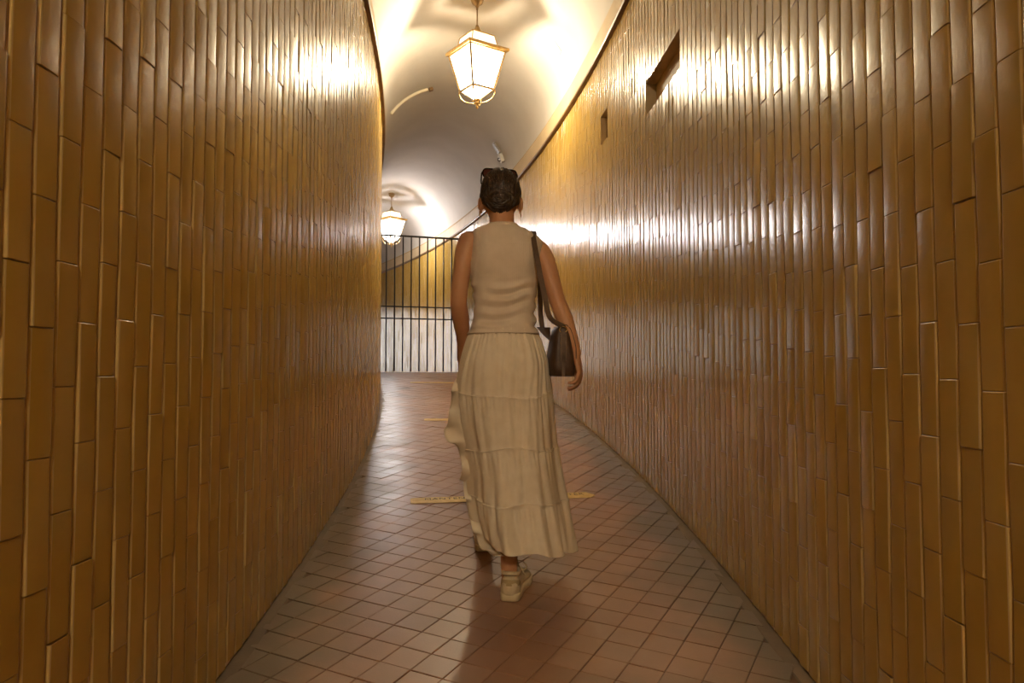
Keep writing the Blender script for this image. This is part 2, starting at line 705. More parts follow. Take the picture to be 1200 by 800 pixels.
def ftile(poly):
    """prism with a small worn edge; returns verts (x,y,h), faces"""
    nn = len(poly)
    p1, p2 = inset(poly, .0009), inset(poly, .0030)
    v = [(p.x, p.y, -.004) for p in p1] + [(p.x, p.y, -.0012) for p in p1] + [(p.x, p.y, .0004) for p in p2]
    f = []
    for k in range(2):
        for i in range(nn):
            f.append((k * nn + i, k * nn + (i + 1) % nn, (k + 1) * nn + (i + 1) % nn, (k + 1) * nn + i))
    f.append(tuple(2 * nn + i for i in range(nn)))
    return v, f


cand = []
for i in range(-150, 260):
    for j in range(-190, 190):
        c = O0 + Av * (i + .5) + Bv * (j + .5)
        if c.y < S_START + .1 or c.y > 24 or c.x > 1.2 or c.x < -9: continue
        s, off = to_so(c.x, c.y)
        if s > 24 or abs(off) > HW: continue
        poly = [O0 + Av * i + Bv * j, O0 + Av * i + Bv * (j + 1), O0 + Av * (i + 1) + Bv * (j + 1), O0 + Av * (i + 1) + Bv * j]
        lim = HW - BORDER + .028
        full = True
        q = poly
        for sd in (-1, 1):
            q2 = clip(q, sd, lim)
            if len(q2) != len(q) or any((a - b).length > 1e-6 for a, b in zip(q, q2)): full = False
            q = q2
            if len(q) < 3: break
        if len(q) < 3: continue
        # orientation counter-clockwise
        ar = sum(q[k].x * q[(k + 1) % len(q)].y - q[(k + 1) % len(q)].x * q[k].y for k in range(len(q))) / 2
        if abs(ar) < .00015: continue
        if ar < 0: q = q[::-1]
        pr = project((c.x, c.y, zf(s)))
        vis = 0
        if pr and -20 < pr[0] < 1220 and pr[1] < 840:
            vis = abs(ar) / pr[2] ** 3
        cand.append((vis, q, c, s, full))
cand.sort(key=lambda t: -t[0])
fm = None
V, F, T_ = [], [], []
for idx, (vis, q, c, s, full) in enumerate(cand):
    dz = random.gauss(0, .0005)
    tx, ty = random.gauss(0, .004), random.gauss(0, .004)
    if idx < 300:
        loc = Matrix.Translation((c.x, c.y, zf(s) + dz))
        tl = Matrix.Rotation(heading(s), 4, 'Z') @ Matrix.Rotation(math.atan(slope(s)) + tx, 4, 'X') @ Matrix.Rotation(ty, 4, 'Y') @ Matrix.Rotation(-heading(s), 4, 'Z')
        if full and fm is not None:
            me = fm
        else:
            v, f = ftile([p - c for p in q])
            me = bpy.data.meshes.new('floor_tile')
            me.from_pydata(v, [], f)
            me.materials.append(M['terracotta'])
            me.attributes.new('tint', 'FLOAT', 'FACE')
            me.update()
            if full: fm = me
        o = bpy.data.objects.new('floor_tile', me)
        COL.objects.link(o)
        o.parent = floor
        o.matrix_world = loc @ tl
    else:
        v, f = ftile(q)
        n = len(V)
        for x, y, h in v:
            V.append((x, y, zf(to_so(x, y)[0]) + h + dz + tx * (x - c.x) + ty * (y - c.y)))
        F += [tuple(k + n for k in t) for t in f]
        T_ += [random.random()] * len(f)
o = from_py('floor_tile_field', V, F, M['terracotta'], floor)
o.data.attributes.new('tint', 'FLOAT', 'FACE').data.foreach_set('value', T_)
tag(o, kind='stuff')

# ------------------------------------------------------------------ ceiling, cornices, end walls
prof = []
NP = 28
for i in range(NP + 1):
    a = math.pi * i / NP
    prof.append((-(HW + .006) * math.cos(a), SPRING_Z + RISE * math.sin(a)))
mb = MB()
ssv = np.arange(S_START, S_END + .001, .25)
v = [sp(s, o_, z_) for s in ssv for o_, z_ in prof]
m_ = NP + 1
mb.add(v, [(i * m_ + k, i * m_ + k + 1, (i + 1) * m_ + k + 1, (i + 1) * m_ + k) for i in range(len(ssv) - 1) for k in range(NP)])
v = [sp(s, o_ * 1.3, SPRING_Z + (z_ - SPRING_Z) * 1.3) for s in ssv for o_, z_ in prof]
mb.add(v, [(i * m_ + k + 1, i * m_ + k, (i + 1) * m_ + k, (i + 1) * m_ + k + 1) for i in range(len(ssv) - 1) for k in range(NP)])
ceiling = tag(mb.build('ceiling', M['plaster'], smooth=True), kind='structure')


def vault(s, off, inset_=0.):
    """point on the vault and its inward normal"""
    t = off / (HW + .006)
    z = SPRING_Z + RISE * math.sqrt(max(0, 1 - t * t))
    nn = Vector((-off / (HW + .006) ** 2, -(z - SPRING_Z) / RISE ** 2)).normalized()
    p = sp(s, off + nn.x * inset_, z + nn.y * inset_)
    h = heading(s)
    return p, Vector((nn.x * math.cos(h), nn.x * math.sin(h), nn.y))


tn = 1
for sg in (-1, 1):
    for nm, pts, mt in (
        ('bead', [(HW + .01, 0), (HW - .012, 0), (HW - .036, .006), (HW - .040, .02), (HW - .034, .036), (HW - .02, .042), (HW + .01, .042)], M['bead']),
        ('band', [(HW + .01, .042), (HW - .020, .042), (HW - .020, .215), (HW - .014, .228), (HW + .01, .242)], M['band'])):
        mb = MB()
        rings = [[sp(s, sg * a, TRIM_Z + b) for a, b in pts] for s in ssv]
        nn = len(pts)
        f = []
        for i in range(len(ssv) - 1):
            for k in range(nn):
                q = (i * nn + k, i * nn + (k + 1) % nn, (i + 1) * nn + (k + 1) % nn, (i + 1) * nn + k)
                f.append(q if sg > 0 else q[::-1])
        mb.add([p for r in rings for p in r], f)
        tag(mb.build('trim_%d' % tn, mt), kind='structure')
        tn += 1

# closing wall behind the camera and the far wall with its open doorway
mb = MB()
mb.box(sp(S_START - .1, 0, 2.3), (2.9, .2, 7.4))
tag(mb.build('wall_back', M['plaster']), kind='structure')
DW, DH = .62, 2.15
zE = zf(S_END)
mb = MB()
hE = heading(S_END)
RE = Matrix.Rotation(hE, 4, 'Z')


def ebox(x0, x1, z0, z1):
    c = sp(S_END + .1, (x0 + x1) / 2, (z0 + z1) / 2)
    mb.box(c, (x1 - x0, .2, z1 - z0), RE)


ebox(-1.4, -DW, zE - .2, 5.6)
ebox(DW, 1.4, zE - .2, 5.6)
ebox(-DW, DW, zE + DH, 5.6)
tag(mb.build('wall_front', M['plaster']), kind='structure')
mb = MB()
for s_ in (-1, 1):
    mb.bar(sp(S_END - .01, s_ * (DW + .03), zE), sp(S_END - .01, s_ * (DW + .03), zE + DH + .06), .06, .05)
mb.bar(sp(S_END - .01, -DW - .06, zE + DH + .03), sp(S_END - .01, DW + .06, zE + DH + .03), .05, .06)
tag(mb.build('door_1', M['iron']), kind='structure')
pl = bpy.data.lights.new('doorway_portal', 'AREA')
pl.shape = 'RECTANGLE'; pl.size = 2 * DW; pl.size_y = DH
pl.cycles.is_portal = True
po = bpy.data.objects.new('doorway_portal', pl)
COL.objects.link(po)
po.location = sp(S_END + .02, 0, zE + DH / 2)
po.rotation_euler = (R(-90), 0, hE)
# paving outside the door
mb = MB()
mb.box(sp(S_END + 3, 0, zE - .12), (9, 5.9, .2), RE)
tag(mb.build('ground_outside', M['cement']), kind='structure')


# ------------------------------------------------------------------ lanterns
def lantern(s, rot, label, cool=False, power=1.):
    zc = SPRING_Z + RISE
    glass = M['pane_cool'] if cool else M['pane']
    base = sp(s, 0, EYE + 2.56)
    r = empty('hanging_lantern', base, heading(s) + rot)
    r.scale = (1, 1, 1.12)
    zt = (zc - base.z) / 1.12   # vault crown above the finial
    m = MB()
    prof_ = [(.0, zt + .005), (.062, zt + .005), (.064, zt - .02), (.05, zt - .05), (.022, zt - .066), (.012, zt - .085), (.0, zt - .085)]
    m.loft([[Vector((max(a, .0008) * math.cos(t), max(a, .0008) * math.sin(t), b)) for t in np.linspace(0, 2 * math.pi, 20, endpoint=False)] for a, b in prof_][::-1])
    m.build('ceiling_rose', M['bronze'], r, True)
    m = MB()
    m.tube([(0, 0, .70), (0, 0, zt - .06)], .007, 8)
    m.ball((0, 0, .715), .016, 10, 6)
    m.ball((0, 0, zt - .095), .012, 10, 6)
    m.build('rod', M['bronze'], r, True)

    LS = 1.03

    def sq(h, z):      # square corner points from the half diagonal
        return [Vector((h * LS * math.cos(a), h * LS * math.sin(a), z)) for a in (R(45), R(135), R(225), R(315))]

    zE_, zB = .485, .155
    top, bot = sq(.268, zE_ - .015), sq(.162, zB)
    # eave tray
    m = MB()
    rings = [sq(.30, zE_ - .012), sq(.312, zE_), sq(.305, zE_ + .018), sq(.27, zE_ + .024), sq(.20, zE_ + .045), sq(.192, zE_ + .045), sq(.20, zE_ + .02), sq(.26, zE_ - .012), sq(.30, zE_ - .012)]
    m.loft(rings, cap=False)
    bevel(m.build('eave', M['brass'], r), .003)
    # gallery above the eave
    g0, g1 = sq(.195, zE_ + .045), sq(.165, zE_ + .135)
    m = MB()
    for k in range(4):
        m.bar(g0[k], g1[k], .010)
        m.bar(g1[k], g1[(k + 1) % 4], .010)
    apex = Vector((0, 0, .66))
    m.build('gallery_frame', M['brass'], r)
    m = MB()
    t2 = sq(.045, .665)
    g2 = sq(.17, zE_ + .137)
    m.loft([g2, sq(.10, zE_ + .157), t2, sq(.03, .685), sq(.02, .71)])
    m.build('cap', M['brass'], r)
    for k in range(4):
        a, b, c, d = g0[k], g0[(k + 1) % 4], g1[(k + 1) % 4], g1[k]
        from_py('gallery_pane', [a * .985, b * .985, c * .985, d * .985] and [Vector((p.x * .97, p.y * .97, p.z)) for p in (a, b, c, d)],
                [(0, 1, 2, 3)], M['pane_top'], r)
    # cage
    for k in range(4):
        m = MB()
        m.bar(top[k], bot[k], .018)
        m.ball(bot[k] + Vector((0, 0, -.006)), .013, 8, 6)
        m.build('corner_rib', M['bronze'], r)
    for k in range(4):
        m = MB(); m.bar(bot[k], bot[(k + 1) % 4], .016); m.build('lower_rail', M['bronze'], r)
        m = MB(); m.bar(top[k], top[(k + 1) % 4], .014); m.build('upper_rail', M['brass'], r)
    tip = Vector((0, 0, .055))
    for k in range(4):
        q = [Vector((p.x * .975, p.y * .975, p.z)) for p in (top[k], top[(k + 1) % 4], bot[(k + 1) % 4], bot[k])]
        from_py('pane', q, [(0, 1, 2, 3)], glass, r)
        lo = sq(.028, .075)
        q = [Vector((p.x * .96, p.y * .96, p.z)) for p in (bot[k], bot[(k + 1) % 4])] + [lo[(k + 1) % 4], lo[k]]
        from_py('lower_pane', q, [(0, 1, 2, 3)], glass, r)
        m = MB()
        m.bar(bot[k], lo[k], .008)
        m.build('lower_rib', M['brass'], r)
        # scroll bracket from the corner to the finial
        d = Vector((bot[k].x, bot[k].y, 0)).normalized()
        pts = []
        for t in np.linspace(0, 1, 12):
            rr = .162 * LS * math.cos(t * math.pi / 2) ** .8 + .012
            pts.append(d * rr + Vector((0, 0, .148 - .105 * math.sin(t * math.pi / 2))))
        m = MB()
        m.tube(pts, .005, 6)
        cc = d * .03 + Vector((0, 0, .055))
        m.tube([cc + d * (.016 * math.cos(a)) + Vector((0, 0, .016 * math.sin(a))) for a in np.linspace(0, 5.5, 12)], .004, 6)
        m.build('scroll', M['brass'], r, True)
    m = MB()
    m.loft([[Vector((a * math.cos(t), a * math.sin(t), b)) for t in np.linspace(0, 2 * math.pi, 12, endpoint=False)]
            for a, b in ((.001, -.01), (.011, .0), (.014, .012), (.007, .022), (.02, .036), (.024, .046), (.012, .056), (.026, .07), (.03, .078), (.001, .08))])
    m.build('finial', M['brass'], r, True)
    # bulb and its light
    m = MB()
    m.tube([(0, 0, .45), (0, 0, .36)], .02, 10)
    m.build('socket', M['bronze'], r, True)
    ld = bpy.data.lights.new('lantern_bulb', 'POINT')
    ld.energy = LAMP_W * power
    ld.color = (1., .93, .93) if cool else LAMP_COL
    ld.shadow_soft_size = .07
    lo_ = bpy.data.objects.new('lantern_bulb', ld)
    COL.objects.link(lo_)
    lo_.parent = r
    lo_.location = (0, 0, .31)
    tag(r, label, 'lantern', 'brass lanterns along the vault')
    return r


lantern(7.3, R(26.7), 'lit brass lantern hanging in front, nearest below the vault')
lantern(15.6, R(26), 'lit brass lantern beyond the iron gate, half hidden by the left wall', True, .85)
lantern(-4.6, R(12), 'unseen brass lantern added behind the viewpoint to light the woman from behind', False, 4.0)  # unseen lamp, added and strengthened to light the figure's back


# ------------------------------------------------------------------ small fittings on the vault
def vault_box(name, s, off, size, mat, parent=None, lift=.0):
    p, nrm = vault(s, off, size[2] / 2 + lift)
    h = heading(s)
    t = Vector((-math.sin(h), math.cos(h), 0))
    u = nrm.cross(t).normalized()
    Mx = Matrix((u, t, nrm)).transposed().to_4x4()
    m = MB()
    m.box((0, 0, 0), size)
    o = m.build(name, mat, parent)
    o.matrix_world = Matrix.Translation(p) @ Mx
    bevel(o, .004)
    return o


cd = empty('ceiling_conduit', vault(9.6, -.82)[0])
m = MB()
offs = np.linspace(-.80, -.34, 16)
pl_, pr_ = [], []
rings = []
for of in offs:
    p0, nr_ = vault(9.6, of, -.004)
    p1, _ = vault(9.6, of, .03)
    h = heading(9.6)
    t = Vector((-math.sin(h), math.cos(h), 0)) * .026
    rings.append([p0 - t, p0 + t, p1 + t * .8, p1 - t * .8])
m.loft(rings)
o = m.build('channel', M['plastic'], cd)
o.location = -cd.location
bevel(o, .006)
p, nr_ = vault(9.6, -.30, .02)
m = MB(); m.box((0, 0, 0), (.05, .06, .04))
o = m.build('end_cap', M['bead'], cd)
o.parent = cd
o.location = p - cd.location
o.rotation_euler = (0, R(-20), heading(9.6))
bevel(o, .005)
tag(cd, 'pale conduit with a dark end curving up the left side of the vault', 'conduit')

jb = vault_box('junction_box', 10.75, .79, (.16, .10, .03), M['grey'])
tag(jb, 'flat grey junction plate on the vault above the head', 'junction box')
sc_ = vault_box('wall_camera', 10.75, .868, (.12, .10, .05), M['white'])
tag(sc_, 'small white bracket with a dark hook on the vault under the grey plate', 'bracket')
m = MB()
m.tube([Vector((.01 + .022 * math.cos(a), .0, .035 + .022 * math.sin(a))) for a in np.linspace(-.8, 3.6, 12)], .006, 6)
m.build('hook', M['iron'], sc_, True)
cp = vault_box('cover_plate', 7.35, .80, (.14, .08, .012), M['plaster'])
tag(cp, 'pale cover plate on the vault right of the near lantern', 'cover plate')

# ------------------------------------------------------------------ iron gate across the passage
SG = 13.75
gz = zf(SG)
g = empty('iron_gate', sp(SG, 0, gz), heading(SG))
GT = EYE + 2.47 - gz
GW = HW - .03
for sg in (-1, 1):
    m = MB(); m.box((sg * GW, 0, GT / 2), (.045, .045, GT))
    m.build('post', M['iron'], g)
for nm, z_, hh in (('top_rail', GT - .015, .032), ('rail', EYE + 1.20 - gz, .022), ('rail', EYE + .99 - gz, .022)):
    m = MB(); m.box((0, 0, z_), (2 * GW - .045, .018, hh))
    m.build(nm, M['iron'], g)
nb = int(2 * GW / .147)
mb = MB(); mb.tube([(0, 0, .02), (0, 0, GT - .02)], .0125, 8)
bar0 = None
for k in range(1, nb + 1):
    x = GW - k * .147
    if x < -GW + .05: break
    if bar0 is None:
        bar0 = mb.build('bar', M['iron'], g, True); b_ = bar0
    else:
        b_ = bar0.copy(); COL.objects.link(b_); b_.parent = g
    b_.location = (x, 0, 0)
tag(g, 'dark iron bar gate closing the far end of the passage', 'gate')


# ------------------------------------------------------------------ floor tapes
def tape(x0, y0, x1, y1, w, label, text=None):
    c = Vector(((x0 + x1) / 2, (y0 + y1) / 2))
    L_ = math.hypot(x1 - x0, y1 - y0)
    a = math.atan2(y1 - y0, x1 - x0)
    s, off = to_so(c.x, c.y)
    r = empty('floor_tape', (c.x, c.y, zf(s) + .0030))
    # frame lying on the ramp
    sl = math.atan(slope(s))
    r.rotation_euler = (Matrix.Rotation(heading(s), 3, 'Z') @ Matrix.Rotation(sl, 3, 'X') @ Matrix.Rotation(a - heading(s), 3, 'Z')).to_euler()
    k = w * .32
    out = [(-L_ / 2, -w / 2 + k * .4), (-L_ / 2 + k * .5, -w / 2), (L_ / 2 - k, -w / 2), (L_ / 2, -w / 2 + k), (L_ / 2, 0), (L_ / 2 - k, w / 2),
           (-L_ / 2 + k * .5, w / 2), (-L_ / 2, w / 2 - k * .4)]
    n = len(out)
    v = [(x, y, 0) for x, y in out] + [(x, y, .0012) for x, y in out]
    f = [tuple(range(n))[::-1], tuple(range(n, 2 * n))] + [(i, (i + 1) % n, n + (i + 1) % n, n + i) for i in range(n)]
    from_py('strip', v, f, M['tape'], r)
    for tx, x, al in (text or []):
        cu = bpy.data.curves.new('lettering', 'FONT')
        cu.body = tx
        cu.size = .052
        cu.space_character = 1.15
        cu.align_x = al
        cu.extrude = .0002
        cu.materials.append(M['ink'])
        tmp = bpy.data.objects.new('lettering_curve', cu)
        COL.objects.link(tmp)
        me = bpy.data.meshes.new_from_object(tmp.evaluated_get(bpy.context.evaluated_depsgraph_get()))
        bpy.data.objects.remove(tmp)
        me.materials.clear()
        o = link('lettering', me, M['ink'], r)
        o.location = (x, .005, .0016)
    return tag(r, label, 'floor tape', 'yellow distance strips on the floor')


tape(-.573, 4.37, .481, 4.53, .115, 'yellow floor strip with dark lettering, crossing behind the skirt hem',
     [('MANTENER', -.455, 'LEFT'), ('METER', .475, 'RIGHT')])
tape(-.80, 7.02, .27, 7.12, .11, 'plain yellow floor strip, second from the viewer')
tape(-1.29, 9.72, -.22, 9.88, .11, 'plain yellow floor strip, farthest, nearest the gate')

# ------------------------------------------------------------------ the walking woman
YW = 3.0
BASE = Vector((0, YW, zf(YW)))


def P(px, py, d=0.):
    """local point of the figure at depth d behind its base plane"""
    return pix(px, py, YW + d) - BASE


def gz_(d):   # ground height in the figure's frame
    return zf(YW + d) - zf(YW)


def ering(c, hw, hd, n=28, e=2.3, tilt=None):
    out = []
    for k in range(n):
        a = 2 * math.pi * k / n
        ca, sa = math.cos(a), math.sin(a)
        x = hw * math.copysign(abs(ca) ** (2 / e), ca)
        y = hd * math.copysign(abs(sa) ** (2 / e), sa)
        out.append(Vector((c[0] + x, c[1] + y, c[2])))
    return out


def remesh(mb, name, voxel, mat, parent, smooth_it=4):
    o = mb.build(name + '_raw', None)
    r = o.modifiers.new('remesh', 'REMESH')
    r.mode = 'VOXEL'; r.voxel_size = voxel
    sm = o.modifiers.new('smooth', 'SMOOTH')
    sm.iterations = smooth_it; sm.factor = .5
    dg = bpy.context.evaluated_depsgraph_get()
    me = bpy.data.meshes.new_from_object(o.evaluated_get(dg))
    bpy.data.objects.remove(o)
    me.name = name
    me.materials.clear()
    return link(name, me, mat, parent, True)


def limb(mb, pts, n=16, steps=18):
    """pts: (Vector, radius)"""
    raw = spline([(p.x, p.y, p.z, r) for p, r in pts], steps)
    mb.tube([Vector(q[:3]) for q in raw], [float(q[3]) for q in raw], n)
    mb.ball(Vector(raw[0][:3]), float(raw[0][3]) * .99, 14, 8)
    mb.ball(Vector(raw[-1][:3]), float(raw[-1][3]) * .99, 14, 8)


body = MB()
# trunk
tr = [(.74, -.033, .02, .10, .085), (.79, -.033, .015, .155, .115), (.86, -.033, .005, .165, .125), (.94, -.034, .0, .15, .112), (1.03, -.034, .0, .122, .09),
      (1.10, -.034, .005, .112, .082), (1.18, -.032, .008, .118, .088), (1.27, -.03, .005, .126, .098), (1.35, -.028, .0, .128, .092),
      (1.41, -.03, -.002, .112, .072), (1.445, -.036, -.002, .075, .055), (1.465, -.04, .0, .05, .05)]
tr = spline(tr, 40)
body.loft([ering((q[1], q[2], q[0]), q[3] * .93, q[4] * .88) for q in tr])
for sx in (-1, 1):                    # bust and seat
    body.ball((-.03 + sx * .055, .060, 1.25), (.045, .036, .042))
    body.ball((-.033 + sx * .065, -.05, .86), (.068, .058, .075))
# neck and head
HC = P(586.5, 230.5, .03)
nb_ = P(588, 268, .0)
limb(body, [(nb_ + Vector((0, 0, -.03)), .058), (nb_ + Vector((0, .004, .01)), .052), (P(588, 252, .012), .049), (P(587, 238, .025), .05)])
for sx in (-1, 1):                    # sloping shoulders
    sh = P(552, 283) if sx < 0 else P(630, 293)
    limb(body, [(nb_ + Vector((sx * .02, 0, -.01)), .04), (sh * .5 + nb_ * .5 + Vector((0, 0, -.014)), .040), (sh, .042)])
body.ball(HC, (.072, .092, .100), 24, 16)
body.ball(HC + Vector((0, .035, -.05)), (.052, .058, .062), 20, 12)      # face and jaw
body.ball(HC + Vector((0, .082, -.098)), (.022, .018, .016))             # chin
limb(body, [(HC + Vector((0, .092, -.005)), .009), (HC + Vector((0, .104, -.03)), .011), (HC + Vector((0, .11, -.042)), .014)], 10, 8)   # nose
for sx in (-1, 1):
    body.ball(HC + Vector((sx * .012, .104, -.046)), .009, 8, 6)
    body.ball(HC + Vector((sx * .03, .085, .012)), (.022, .011, .007), 10, 6)    # brow
    body.ball(HC + Vector((sx * .042, .065, -.035)), (.022, .02, .018), 10, 6)   # cheek
for sx in (-1, 1):       # eyelids
    for up in (-1, 1):
        pts = [HC + Vector((sx * .031 + .0145 * t, .0855 - .006 * t * t, -.005 + up * (.0078 - .0070 * t * t))) for t in np.linspace(-1, 1, 9)]
        body.tube(pts, .0038, 8)
body.ball(HC + Vector((0, .098, -.068)), (.021, .008, .006), 12, 6)
body.ball(HC + Vector((0, .096, -.078)), (.018, .009, .007), 12, 6)
# ears
for sx in (-1, 1):
    ec = HC + Vector((sx * .075, -.002, -.034))
    Me = Matrix.Rotation(sx * R(-24), 3, 'Z')
    pts = [ec + Me @ Vector((sx * .006, .016 * math.cos(a),   .023 * math.sin(a) + .004)) for a in np.linspace(R(-70), R(250), 14)]
    body.tube(pts, .0052, 8)
    body.ball(ec, (.007, .015, .024), 10, 8, Me)
    body.ball(ec + Vector((sx * .002, .004, -.027)), (.006, .008, .009), 8, 6)
# arms
WR = P(675, 414, -.045)
WL = P(541, 420, .25)
limb(body, [(P(633, 295, 0), .040), (P(638.5, 306, -.005), .040), (P(645, 326, -.015), .036), (P(653, 352, -.03), .032), (P(661, 372, -.04), .033),
            (P(668, 392, -.045), .028), (WR, .021)], 18, 30)
limb(body, [(P(550, 283, 0), .044), (P(545, 298, -.01), .041), (P(541, 320, -.02), .035), (P(537.5, 352, -.015), .033), (P(540, 373, .04), .034),
            (P(542.5, 397, .14), .027), (WL, .021)], 18, 30)


def hand(wr, down, across, curl, sc=1.):
    """relaxed hand: down = along the hand, across = from little finger to index, curl = towards the palm"""
    d, a, c = down.normalized(), across.normalized(), curl.normalized()

    def pt(u, v, w):
        return wr + (d * u + a * v + c * w) * sc
    # palm
    rings = []
    for u, hw_, th in ((-.01, .022, .017), (.02, .029, .016), (.05, .036, .014), (.078, .037, .012), (.09, .034, .010)):
        ring = []
        for k in range(16):
            t = 2 * math.pi * k / 16
            ring.append(pt(u, hw_ * math.cos(t), th * math.sin(t)))
        rings.append(ring)
    body.loft(rings)
    L_ = [.066, .082, .088, .080]          # little, ring, middle, index
    for k in range(4):
        v = -.028 + k * .0187
        l = L_[k]
        b = .088 - (.008 if k == 0 else 0)
        cu = 1.15 - .10 * k
        pts = [(pt(b - .02, v, 0), .0092)]
        u, w, angc = b, 0., .50 * cu
        for seg, da in ((.45, .55 * cu), (.30, .55 * cu), (.25, .3)):
            pts.append((pt(u, v * 1.04, w), .0088 - .0006 * len(pts)))
            u += l * seg * math.cos(angc); w += l * seg * math.sin(angc)
            angc += da
        pts.append((pt(u, v * 1.04, w), .0062))
        raw = [(q.x, q.y, q.z, rr) for q, rr in pts]
        s_ = spline(raw, 16)
        body.tube([Vector(q[:3]) for q in s_], [float(q[3]) for q in s_], 10)
        body.ball(Vector(s_[-1][:3]), float(s_[-1][3]), 8, 6)
    pts = [(pt(.015, .018, .006), .0125), (pt(.04, .036, .018), .0115), (pt(.066, .044, .026), .0095), (pt(.088, .042, .034), .0075)]
    s_ = spline([(q.x, q.y, q.z, rr) for q, rr in pts], 12)
    body.tube([Vector(q[:3]) for q in s_], [float(q[3]) for q in s_], 10)
    body.ball(Vector(s_[-1][:3]), float(s_[-1][3]), 8, 6)


hand(WR, Vector((.20, .05, -1)), Vector((.25, 1, .1)), Vector((-1, .25, -.30)), .92)
hand(WL, Vector((-.05, .8, -.55)), Vector((.2, .55, .8)), Vector((1, .1, -.1)), .92)
# legs
ANK_R = Vector((P(597, 655, .05).x, .05, .105))
ANK_L = Vector((P(567, 620, .62).x, .60, .125 + gz_(.6)))
limb(body, [(Vector((.045, .0, .82)), .088), (Vector((.035, .03, .66)), .074), (Vector((.02, .06, .50)), .056), (Vector((.012, .045, .36)), .052),
            (ANK_R + Vector((0, 0, .08)), .036), (ANK_R + Vector((0, 0, -.02)), .031), (ANK_R + Vector((0, .0, -.05)), .03)], 20, 40)
limb(body, [(Vector((-.11, .0, .82)), .088), (Vector((-.115, .12, .69)), .072), (Vector((-.12, .27, .55)), .055), (Vector((-.125, .37, .41)), .050),
            (ANK_L + Vector((0, -.06, .09)), .036), (ANK_L + Vector((0, 0, -.0)), .031), (ANK_L + Vector((0, .0, -.05)), .03)], 20, 40)
for an in (ANK_R, ANK_L):
    body.ball(an + Vector((0, .07, -.06)), (.032, .10, .026))
person = remesh(body, 'person', .0042, M['skin'], None, 3)
person.location = BASE
tag(person, 'woman seen from behind walking up the ramp in cream top and long skirt', 'person')

for sx in (-1, 1):
    m = MB(); m.ball(HC + Vector((sx * .031, .0765, -.005)), .0115, 14, 10)
    ey = m.build('eye', M['eye'], person, True)
    m = MB(); m.ball(HC + Vector((sx * .031, .0845, -.005)), (.0052, .0042, .0052), 12, 8)
    m.build('iris', M['frame'], ey, True)
m = MB()
m.ball(HC + Vector((0, .1035, -.0685)), (.019, .005, .0042), 14, 8)
m.ball(HC + Vector((0, .1025, -.0765)), (.016, .005, .0048), 14, 8)
m.build('lips', M['lips'], person, True)

# hair: a close cap with combed relief, then a low rolled knot of strands
hm = MB()
NU, NV = 120, 70
rings = []
hc = HC + Vector((0, -.004, .004))
for j in range(NV + 1):
    t = -math.pi / 2 + math.pi * (j + .3) / (NV + .6)
    ring = []
    for i in range(NU):
        a = 2 * math.pi * i / NU
        back = max(0, -math.sin(a))
        front = max(0, math.sin(a))
        zlow = -.034 - .056 * back ** 1.6 + .085 * front      # hair line
        r_ = Vector((.0800 * math.cos(t) * math.cos(a), .098 * math.cos(t) * math.sin(a), .107 * math.sin(t)))
        comb = .0018 * math.sin(a * 46 + 5 * math.sin(t * 2.2)) + .0012 * math.sin(a * 83 + t * 9) + .003 * math.sin(a * 9 + t * 4)
        k = 1 + comb / .09
        q = Vector((r_.x * k, r_.y * k, r_.z * (1 + comb / .12)))
        if q.z < zlow:                                        # tuck in below the hair line
            u = min(1, (zlow - q.z) / .012)
            q = Vector((q.x * (1 - .22 * u), q.y * (1 - .22 * u), zlow - .003 * u))
        ring.append(hc + q)
    rings.append(ring)
hm.loft(rings)
for k in range(150):                                          # strands laid over the cap
    a0 = random.uniform(math.pi * 1.02, math.pi * 1.98)
    t0 = random.uniform(-.1, 1.2)
    pts = []
    da = (1.5 * math.pi - a0) * random.uniform(.25, .75)
    ln = random.uniform(.5, .95)
    for u in np.linspace(0, 1, 9):
        t = t0 - ln * u
        t = max(t, -.62)
        a = a0 + da * u + .04 * math.sin(7 * u + k)
        f = 1.0 + .022 * math.sin(math.pi * u)
        pts.append(hc + Vector((.0805 * math.cos(t) * math.cos(a), .0985 * math.cos(t) * math.sin(a), .1075 * math.sin(t))) * 1.0 * 1 if False else
                   hc + Vector((.0805 * f * math.cos(t) * math.cos(a), .0985 * f * math.cos(t) * math.sin(a), .1075 * f * math.sin(t))))
    hm.tube(pts, [.0006 + .0022 * math.sin(math.pi * min(1, max(0, u))) for u in np.linspace(.02, .98, 9)], 5)
for k in range(60):                                           # rolled knot low at the back
    ph = random.uniform(0, 2 * math.pi)
    rr = random.uniform(.012, .04)
    cx_, cz_ = random.uniform(-.012, .016), random.uniform(-.040, -.022)
    pts = []
    for u in np.linspace(0, 1, 10):
        a = ph + 2.6 * u
        x, z = cx_ + rr * 1.25 * math.cos(a), cz_ + rr * .78 * math.sin(a)
        q = 1 - (x / .08) ** 2 - (z / .107) ** 2
        y = -.098 * math.sqrt(max(.02, q)) - .010 * (1 - rr / .05)
        pts.append(hc + Vector((x, y, z)))
    hm.tube(pts, [.0008 + .003 * math.sin(math.pi * u) for u in np.linspace(.03, .97, 10)], 5)
hair = hm.build('hair', M['hair'], person, True)
tag(hair, 'short dark brown hair pinned up at the back')

for sx in (-1, 1):
    m = MB()
    c = HC + Vector((sx * .080, -.006, -.071))
    m.tube([c + Vector((sx * .002, .010 * math.cos(a), .011 * math.sin(a))) for a in np.linspace(0, 2 * math.pi, 17)], .0022, 8, False)
    tag(m.build('earring', M['gold'], person, True), 'small gold hoop earring')

